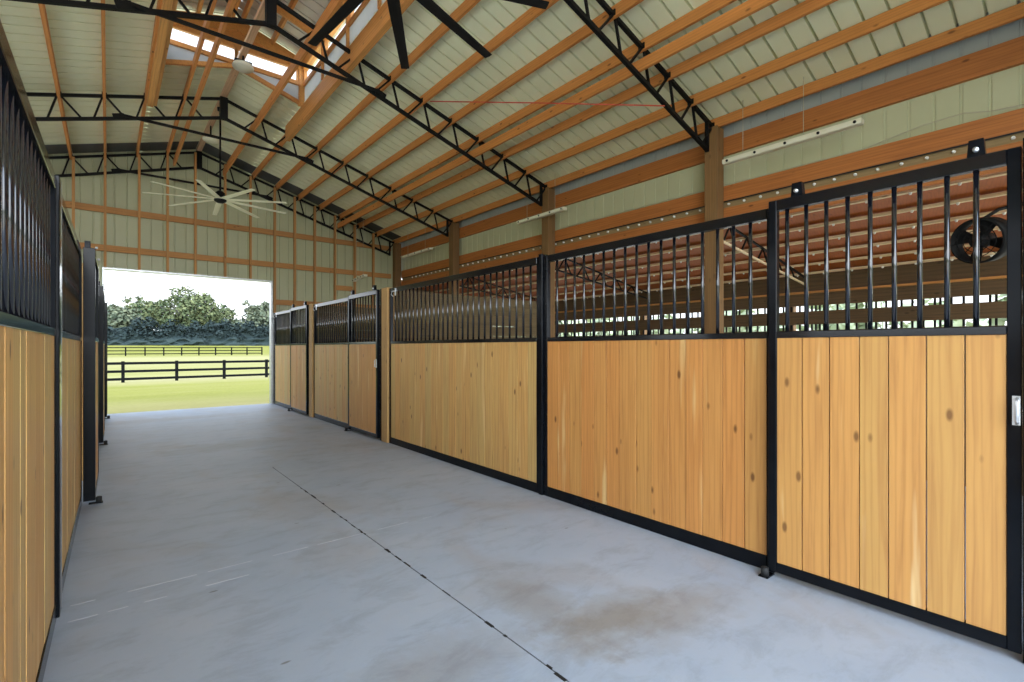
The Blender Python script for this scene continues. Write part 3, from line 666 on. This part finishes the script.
# ------------------------------------------------------------------ side shed behind the stalls
XS = 10.7
def zsh(x): return 2.97 + 0.18 * (XS - x)
dk = MB(); dk.extrude([(XP + 0.17, Y0B, zsh(XP + 0.17)), (XS + 0.4, Y0B, zsh(XS + 0.4)), (XS + 0.4, Y0B, zsh(XS + 0.4) + 0.02), (XP + 0.17, Y0B, zsh(XP + 0.17) + 0.02)], (0, Y1B - Y0B, 0))
struct(dk, 'ceiling_shed', M['deck'], 'reddish underside of the side shed roof behind the stall bars')
shx = [7.75, 8.32, 8.89, 9.46, 10.03, 10.55]
for k, x in enumerate(shx):
    o = MB().box(x - 0.036, x + 0.036, Y0B + 0.01, 14.49, zsh(x) - 0.06, zsh(x) - 0.022).build('shed_purlin', M['shedpurlin'], None, (x, 6, zsh(x)))
    tag(o, 'sunlight coloured shed purlin seen through the stall bars, %s out from the girt planks' % ORD[k], 'purlin', 'shed purlins')
    screws(o, [(x - 0.02, 0.2 + 0.1 * k + 0.46 * q, zsh(x) - 0.058) for q in range(27)], (0, 0, -1))
sw_ = MB()
for z0, z1 in ((-0.1, 0.35), (1.46, 1.85), (1.965, 2.225), (2.335, 2.58), (2.60, 2.95)):
    sw_.box(XS, XS + 0.035, Y0B, 14.5, z0, z1)
struct(sw_, 'wall_shed', M['sideboard'], 'outer board wall of the side shed with two open slots')
we = MB(); we.box(XP + 0.17, XS + 0.3, 14.5, 14.53, -0.1, 3.7); struct(we, 'wall_shed_end', M['sideboard'], 'board end wall of the side shed')
led = MB().box(XS - 0.06, XS, Y0B, 14.5, 2.575, 2.615).build('wall_ledge', M['orange'], None, (XS, 6, 2.58)); tag(led, 'thin orange ledge along the outer shed wall', 'ledge')
pk = thing('picket_grille', 'dark upright bars crossing the two bright slots of the shed wall', 'grille', (XS + 0.06, 6, 1.8))
rnd = random.Random(3); y = 0.3; n = 0
pts = []
while y < 14.3 and n < 98: pts.append(y); y += rnd.choice([0.15, 0.15, 0.16, 0.07]); n += 1
for y in pts: MB().box(XS + 0.04, XS + 0.06, y - 0.016, y + 0.016, 1.7, 2.5).build('picket', M['truss'], pk)
for k, y in enumerate(POSTY[:-1]):
    o = MB().box(XS + 0.065, XS + 0.20, y + 0.3, y + 0.44, zg(XS, y), 2.72).build('shed_post', M['post'], None, (XS, y + 0.37, 0))
    tag(o, 'shed wall post outside the slots, %s from the camera' % ORD[k], 'post', 'posts of the shed wall')
for k, y in enumerate(POSTY[1:4]):
    t = thing('shed_truss', 'small black shed truss seen through the bars, %s from the camera' % ORD[k], 'truss', (7.2, y, 3.0), 'black shed trusses')
    za = lambda x: zsh(x) - 0.125
    zc = lambda x: 3.19 - 0.155 * (x - 7.5) + 0.04
    zc = lambda x: za(x) - 0.32 + 0.055 * (x - 7.2)
    MB().bar((7.24, y, za(7.24)), (10.6, y, za(10.6)), 0.03, 0.03).build('top_chord', M['truss'], t)
    MB().bar((7.24, y, zc(7.24)), (10.6, y, zc(10.6)), 0.03, 0.03).build('bottom_chord', M['shedpurlin'] if k == 0 else M['truss'], t)
    x = 7.33
    while x < 10.2:
        MB().bar((x, y, zc(x)), (x + 0.2, y, za(x + 0.2)), 0.022, 0.022, (0, 1, 0)).build('web_strut', M['truss'], t)
        MB().bar((x + 0.2, y, za(x + 0.2)), (x + 0.4, y, zc(x + 0.4)), 0.022, 0.022, (0, 1, 0)).build('web_strut', M['truss'], t)
        x += 0.58
# drum fan
fx, fy, fz = 6.4, 0.77, 2.52
df = thing('drum_fan', 'round black drum fan hanging behind the bars of the closest sliding door', 'fan', (fx, fy, fz))
ax = Vector((-0.86, 0.3, -0.15)).normalized()
MB().lathe((fx, fy, fz), [(0.20, -0.09), (0.212, -0.09), (0.212, 0.09), (0.20, 0.09), (0.20, -0.09)], ax, 28).build('drum', M['truss'], df)
gr = MB()
a_ = ax.cross(Vector((0, 0, 1))).normalized(); b_ = a_.cross(ax).normalized()
C0 = Vector((fx, fy, fz)) + ax * 0.095
for r in (0.05, 0.10, 0.15, 0.20):
    gr.tube([C0 + r * (math.cos(q * PI / 12) * a_ + math.sin(q * PI / 12) * b_) for q in range(25)], 0.004, 5)
for q in range(8): gr.bar(C0, C0 + 0.205 * (math.cos(q * PI / 4) * a_ + math.sin(q * PI / 4) * b_), 0.006, 0.006)
gr.build('guard', M['truss'], df)
for q in range(4):
    an = q * PI / 2 + 0.4; r = math.cos(an) * a_ + math.sin(an) * b_; tn = -math.sin(an) * a_ + math.cos(an) * b_
    C1 = Vector((fx, fy, fz))
    MB().extrude([C1 + r * 0.05 - tn * 0.03, C1 + r * 0.19 - tn * 0.07 + ax * 0.03, C1 + r * 0.19 + tn * 0.06 - ax * 0.04, C1 + r * 0.05 + tn * 0.03], ax * 0.004).build('blade', M['truss'], df)
MB().lathe((fx, fy, fz), [(0, -0.12), (0.065, -0.11), (0.075, 0), (0.065, 0.08), (0, 0.09)], ax, 18).build('motor', M['truss'], df)
MB().tube([(fx + 0.05, fy, fz + 0.21), (fx + 0.15, fy - 0.1, fz + 0.30), (6.945, 0.30, 2.95)], 0.016, 8).build('arm', M['truss'], df)

# ------------------------------------------------------------------ ceiling fans
def big_fan(y, zh, phase, label, blade, zrod, rad):
    t = thing('ceiling_fan', label, 'ceiling fan', (RX - 0.01, y, zh), 'large ceiling fans')
    MB().tube([(RX - 0.01, y, zh + 0.1), (RX - 0.01, y, zrod)], 0.018, 10).build('downrod', M['truss'], t)
    MB().lathe((RX - 0.01, y, zh), [(0, -0.07), (0.06, -0.065), (0.11, -0.03), (0.115, 0.03), (0.08, 0.06), (0.085, 0.13), (0.04, 0.17), (0, 0.17)], (0, 0, 1), 24).build('motor_hub', M['truss'], t)
    MB().lathe((RX - 0.01, y, zrod), [(0, -0.06), (0.05, -0.06), (0.055, 0.0), (0, 0.0)], (0, 0, 1), 16).build('rod_mount', M['truss'], t)
    for k in range(9):
        a = phase + k * 2 * PI / 9; c, s = math.cos(a), math.sin(a); mb = MB()
        secs = []
        for r, dz, w in ((0.09, 0.0, 0.05), (0.16, 0.0, 0.055), (0.5, -0.01, 0.055), (0.9, -0.02, 0.05), (rad, -0.03, 0.044)):
            ctr = Vector((RX - 0.01 + c * r, y + s * r, zh + dz)); tn = Vector((-s, c, -0.09)).normalized(); up = Vector((0.1 * -s, 0.1 * c, 1)).normalized()
            secs.append([ctr - tn * w - up * 0.001, ctr - tn * w * 0.3 - up * 0.007, ctr + tn * w - up * 0.002, ctr + tn * w + up * 0.003, ctr - tn * w * 0.3 + up * 0.006, ctr - tn * w + up * 0.002])
        vs = [p for q in secs for p in q]; fs = [(i*6+j, i*6+(j+1) % 6, (i+1)*6+(j+1) % 6, (i+1)*6+j) for i in range(len(secs)-1) for j in range(6)]
        fs += [tuple(range(6))[::-1], tuple(range(len(vs)-6, len(vs)))]
        mb.add(vs, fs); mb.build('blade', blade, t)
    return t
big_fan(3.685, 4.55, math.radians(97), 'large dark bladed ceiling fan overhead, only its blades in the frame', M['truss'], ZB - 0.03, 1.37)
big_fan(11.30, 4.47, math.radians(6), 'large cream bladed ceiling fan hanging before the far gable', M['fanblade'], 6.30, 1.27)

# ------------------------------------------------------------------ lamps
def strip(p, q, label, wires, w=0.11, h=0.06):
    p, q = Vector(p), Vector(q); c = (p + q) / 2
    t = thing('strip_light', label, 'strip light', c, 'hanging strip lights')
    d = (q - p).normalized(); sd = d.cross(Vector((0, 0, 1))).normalized(); up = sd.cross(d)
    prof = [(-w/2, -0.008), (-w/2 + 0.012, -h/2), (w/2 - 0.012, -h/2), (w/2, -0.008), (w/2, h/2), (-w/2, h/2)]
    mb = MB(); mb.extrude([p + sd * a + up * b for a, b in prof], q - p); mb.build('housing', M['white'], t)
    nb = 5
    for i in range(nb):
        cc = p + (q - p) * (0.04 + 0.92 * i / (nb - 1)) + sd * (-w/2 if sd.x > 0 else w/2)
        MB().lathe(cc, [(0, -0.008), (0.018, -0.007), (0.018, 0.004)], (1, 0, 0), 8).build('clip', M['truss'], t)
    for f_ in wires:
        a = p + (q - p) * f_ + Vector((0, 0, h/2))
        b = Vector((a.x, a.y, zroof(a.x) - 0.02))
        MB().tube([a, b], 0.004, 5).build('hanging_wire', M['cable'], t)
    return t
strip((6.84, 3.52, 4.16), (6.84, 1.84, 4.16), 'long cream strip light against the beige metal above the closest panel', (0.16, 0.62))
strip((6.84, 8.10, 4.20), (6.84, 6.70, 4.20), 'cream strip light in front of the second brown timber post', (0.2, 0.8))
strip((6.84, 13.5, 4.22), (6.84, 11.8, 4.22), 'small looking cream strip light between the two farthest timber posts', (0.2, 0.8))
strip((5.45, 13.75, 3.43), (5.45, 12.95, 3.49), 'short cream strip light hanging in front of the far gable studs', (0.2, 0.8))
def ufo(y, z, label):
    t = thing('dome_lamp', label, 'lamp', (RX, y, z), 'round lamps along the ridge')
    MB().lathe((RX, y, z), [(0, 0), (0.15, 0.0), (0.165, 0.02), (0.15, 0.06), (0.07, 0.09), (0, 0.09)], (0, 0, 1), 24).build('lens_shade', M['white'], t)
    MB().box(RX - 0.13, RX + 0.13, y - 0.03, y + 0.03, z + 0.085, z + 0.13).build('bracket', M['truss'], t)
    MB().tube([(RX, y, z + 0.12), (RX, y, ZT + 0.02)], 0.016, 8).build('stem', M['truss'], t)
ufo(9.2, 6.17, 'round pale lamp under the ridge near the cupola windows')
ufo(12.55, 6.05, 'round pale lamp under the ridge between the last two trusses')

# ------------------------------------------------------------------ cords
o = MB().tube([(3.92, 6.8, 5.385), (4.82, 5.28, 5.06), (5.72, 3.76, 4.72)], 0.009, 6).build('strung_rope', M['cord'], None, (4.9, 5.7, 5.2)); tag(o, 'thin red rope strung between two trusses under the roof', 'rope')
pts = [(xg + 0.012, 7.2 - 0.11 * i, 3.952 + 0.012 * math.sin(i * 1.7)) for i in range(31)] + [(xg + 0.012, 3.4, 3.945), (xg + 0.012, 1.9, 3.945), (xg - 0.03, 1.35, 4.02), (xg - 0.03, 1.0, 4.03), (xg - 0.015, 0.8, 3.98), (xg - 0.012, 0.5, 3.95)]
o = MB().tube(pts, 0.006, 5).build('pale_cable', M['cable'], None, (xg, 4, 3.94)); tag(o, 'thin pale cable lying along the upper girt plank', 'cable')

# ------------------------------------------------------------------ outside: fences, trees
def fence(y, dy, xs, h, rails, label, pw, group):
    t = thing('board_fence', label, 'fence', (xs[0], y, zg(0, y)), group)
    for x in xs:
        yy = y + dy * x; z = zg(x, yy); MB().box(x - pw/2, x + pw/2, yy - pw/2, yy + pw/2, z - 0.1, z + h + 0.03).build('post', M['fence'], t)
    for rz in rails:
        r = MB()
        for a, b in zip(xs, xs[1:]): r.bar((a, y + dy*a - pw*0.6, zg(a, y + dy*a) + rz), (b, y + dy*b - pw*0.6, zg(b, y + dy*b) + rz), 0.03, 0.16)
        r.build('rail', M['fence'], t)
s = 2.44
s = 2.80
fence(38.9, 0.11, [0.72 - 8 * s + s * i for i in range(20)], 1.30, (0.22, 0.70, 1.20), 'nearer black three board pasture fence', 0.17, 'black pasture fences')
fence(108, 0.02, [2.35 + 2.70 * (i - 16) for i in range(25)] , 1.55, (0.35, 0.90, 1.45), 'farther small looking black pasture fence', 0.2, 'black pasture fences')
for i, x in enumerate((36.6, 37.9)):
    z = zg(x, 107); o = MB().box(x - 0.14, x + 0.14, 106.6, 106.9, z - 0.1, z + 1.35).build('red_post', M['redpost'], None, (x, 106.7, z)); tag(o, 'small red post at the farther fence near the doorway edge', 'post', 'red posts at the farther fence')
def leaves(mb, c, R, n, sz, rnd, squash=0.8):
    for _ in range(n):
        v = Vector((rnd.gauss(0, 1), rnd.gauss(0, 1), rnd.gauss(0, 1))).normalized() * (rnd.random() ** 0.33)
        p = Vector(c) + Vector((v.x * R, v.y * R, v.z * R * squash))
        nrm = (v + Vector((rnd.gauss(0, .5), rnd.gauss(0, .5), rnd.gauss(0, .5) + 0.5))).normalized()
        a = nrm.orthogonal().normalized(); a = (Matrix.Rotation(rnd.random() * 6.28, 3, nrm) @ a); b = nrm.cross(a)
        s1, s2 = sz * rnd.uniform(0.5, 1.2), sz * rnd.uniform(0.4, 0.9)
        mb.add([p - a*s1 - b*s2*0.4, p - a*s1*0.2 + b*s2, p + a*s1, p + a*s1*0.1 - b*s2], [(0, 1, 2, 3)])
def tree(x, y, H, W, m, label, seed):
    rnd = random.Random(seed); z = zg(x, y)
    t = thing('oak_tree', label, 'tree', (x, y, z), 'oak trees beyond the pasture')
    tr = MB(); tr.tube([(x, y, z - 0.3), (x + 0.2, y, z + H * 0.2), (x - 0.1, y, z + H * 0.4)], 0.55, 8, 0.7)
    for k in range(5):
        an = k * 1.26 + rnd.random(); tr.tube([(x, y, z + H * (0.3 + 0.03*k)), (x + math.cos(an) * W * 0.25, y + math.sin(an) * W * 0.2, z + H * 0.5), (x + math.cos(an) * W * 0.42, y + math.sin(an) * W * 0.3, z + H * 0.68)], 0.28, 6, 0.4)
    tr.build('trunk', M['bark'], t)
    cr = MB()
    for k in range(30):
        an = rnd.random() * 6.28; rr = W * 0.5 * rnd.uniform(0.2, 1.0); zz = z + H * rnd.uniform(0.33, 0.84)
        sh = 1 - 0.55 * max(0, (zz - z) / H - 0.55) / 0.3
        leaves(cr, (x + math.cos(an) * rr * sh, y + math.sin(an) * rr * sh * 0.35, zz), W * rnd.uniform(0.08, 0.16), 150, 0.45, rnd, 0.75)
    leaves(cr, (x, y, z + H * 0.6), W * 0.36, 1000, 0.6, rnd, 0.8)
    for k in range(8): leaves(cr, (x + rnd.uniform(-.3, .3) * W, y, z + H * rnd.uniform(0.82, 0.98)), W * rnd.uniform(0.05, 0.09), 45, 0.5, rnd, 0.8)
    cr.build('crown', m, t)
TR = []
for k, (x, H, m) in enumerate(((-16, 11.0, 'leaf'), (-6, 10.0, 'leafgrey'), (2.5, 11.5, 'leafgrey'), (9.5, 14.8, 'leaf'), (20.5, 17.2, 'leaf'), (30.0, 13.6, 'leaf'), (40.5, 14.2, 'leafgrey'), (50, 13.8, 'leaf'), (58, 14.2, 'leafgrey'), (70, 13.0, 'leafgrey'), (82, 13.5, 'leafgrey'), (94, 14.5, 'leaf'), (108, 14, 'leafgrey'))):
    TR.append((x, (184, 199)[k % 2], H, H * 1.2, m))
for k, (x, y, H, W, m) in enumerate(TR):
    tree(x, y, H, W, M[m], '%s oak across the pasture, %s in the tree row from its left end' % ('green' if m == 'leaf' else 'grey green', ORD[k]), 100 + k)
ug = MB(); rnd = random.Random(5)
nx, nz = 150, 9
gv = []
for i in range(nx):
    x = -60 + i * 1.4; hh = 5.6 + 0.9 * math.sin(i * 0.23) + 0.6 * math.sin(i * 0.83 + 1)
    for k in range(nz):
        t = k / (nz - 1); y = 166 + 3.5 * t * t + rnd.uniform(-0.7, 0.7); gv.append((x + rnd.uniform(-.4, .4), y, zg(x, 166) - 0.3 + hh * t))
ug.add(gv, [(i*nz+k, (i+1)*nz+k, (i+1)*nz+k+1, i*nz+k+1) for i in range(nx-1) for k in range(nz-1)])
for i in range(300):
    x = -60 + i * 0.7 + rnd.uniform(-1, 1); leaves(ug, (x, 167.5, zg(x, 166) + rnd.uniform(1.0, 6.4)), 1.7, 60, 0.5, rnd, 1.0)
tag(ug.build('undergrowth', M['under'], None, (20, 167, 3)), 'undergrowth coloured as blue green haze and shade beneath the distant oaks', 'undergrowth', None, 'stuff')

tb = MB(); rnd = random.Random(9)
for i in range(60):
    y = -45 + i * 2.6; x = 62 + rnd.uniform(-4, 4)
    leaves(tb, (x, y, zg(x, y) + rnd.uniform(1, 5.5)), 3.2, 90, 1.0, rnd, 1.0)
tag(tb.build('foliage', M['leafpale'], None, (62, 20, 3)), 'green foliage glimpsed through the bright slots of the shed', 'foliage', None, 'stuff')
for o in bpy.data.objects:
    if '_org' in o: del o['_org']

# ------------------------------------------------------------------ light
w = bpy.data.worlds.new('sky'); SC.world = w; w.use_nodes = True; nt = w.node_tree
bg = nt.nodes['Background']
tc = nt.nodes.new('ShaderNodeTexCoord')
sx = nt.nodes.new('ShaderNodeSeparateXYZ'); nt.links.new(tc.outputs['Generated'], sx.inputs[0])
r = ramp(nt, [(0.0, (0.80, 0.86, 0.92)), (0.18, (0.90, 0.95, 1.0)), (0.7, (0.62, 0.78, 1.0)), (1.0, (0.50, 0.70, 1.0))]); nt.links.new(sx.outputs[2], r.inputs[0])
# sky brightened behind the photographer as added fill for the barn
dt = N(nt, 'ShaderNodeVectorMath', operation='DOT_PRODUCT'); nt.links.new(tc.outputs['Generated'], dt.inputs[0]); dt.inputs[1].default_value = Vector((-0.3, -0.9, 0.12)).normalized()
mr = N(nt, 'ShaderNodeMapRange', interpolation_type='SMOOTHSTEP'); nt.links.new(dt.outputs['Value'], mr.inputs[0]); mr.inputs[1].default_value = 0.2; mr.inputs[2].default_value = 1.0; mr.inputs[3].default_value = 1.25; mr.inputs[4].default_value = 4.5
nt.links.new(r.outputs[0], bg.inputs[0]); nt.links.new(mr.outputs[0], bg.inputs[1])
sl = bpy.data.lights.new('sun', 'SUN'); sl.energy = 3.0; sl.angle = math.radians(3); sl.color = (1.0, 0.95, 0.85)
so = bpy.data.objects.new('sun', sl); COL.objects.link(so)
so.rotation_euler = Vector((-0.5, 0.15, -1.0)).to_track_quat('-Z', 'Y').to_euler()

for loc, d, w_, h_ in (((RX, Y0B - 0.1, 3.0), (0, 1, 0), 10.4, 6.4), ((1.66, 14.6, 1.65), (0, -1, 0), 3.5, 3.3), ((XPL - 0.2, 6, 1.65), (1, 0, 0), 17, 3.4)):
    al = bpy.data.lights.new('doorway_portal', 'AREA'); al.shape = 'RECTANGLE'; al.size = w_; al.size_y = h_; al.cycles.is_portal = True
    ao = bpy.data.objects.new('doorway_portal', al); COL.objects.link(ao); ao.location = loc; ao.rotation_euler = Vector(d).to_track_quat('-Z', 'Z').to_euler()
# ------------------------------------------------------------------ camera and view
cam = bpy.data.cameras.new('camera'); co = bpy.data.objects.new('camera', cam); COL.objects.link(co)
co.location = (0, 0, 1.5); co.rotation_euler = (math.radians(90), 0, -math.atan(404 / 491.5))
cam.sensor_width = 36; cam.lens = 36 * 491.5 / 1024; cam.shift_y = 7 / 1024; cam.clip_start = 0.02; cam.clip_end = 1000
SC.camera = co
SC.view_settings.view_transform = 'Standard'; SC.view_settings.look = 'None'; SC.view_settings.gamma = 1; SC.view_settings.exposure = 1.0
SC.view_settings.use_curve_mapping = False
SC.cycles.max_bounces = 7; SC.cycles.diffuse_bounces = 5; SC.cycles.glossy_bounces = 3; SC.cycles.transparent_max_bounces = 8
SC.cycles.use_denoising = True
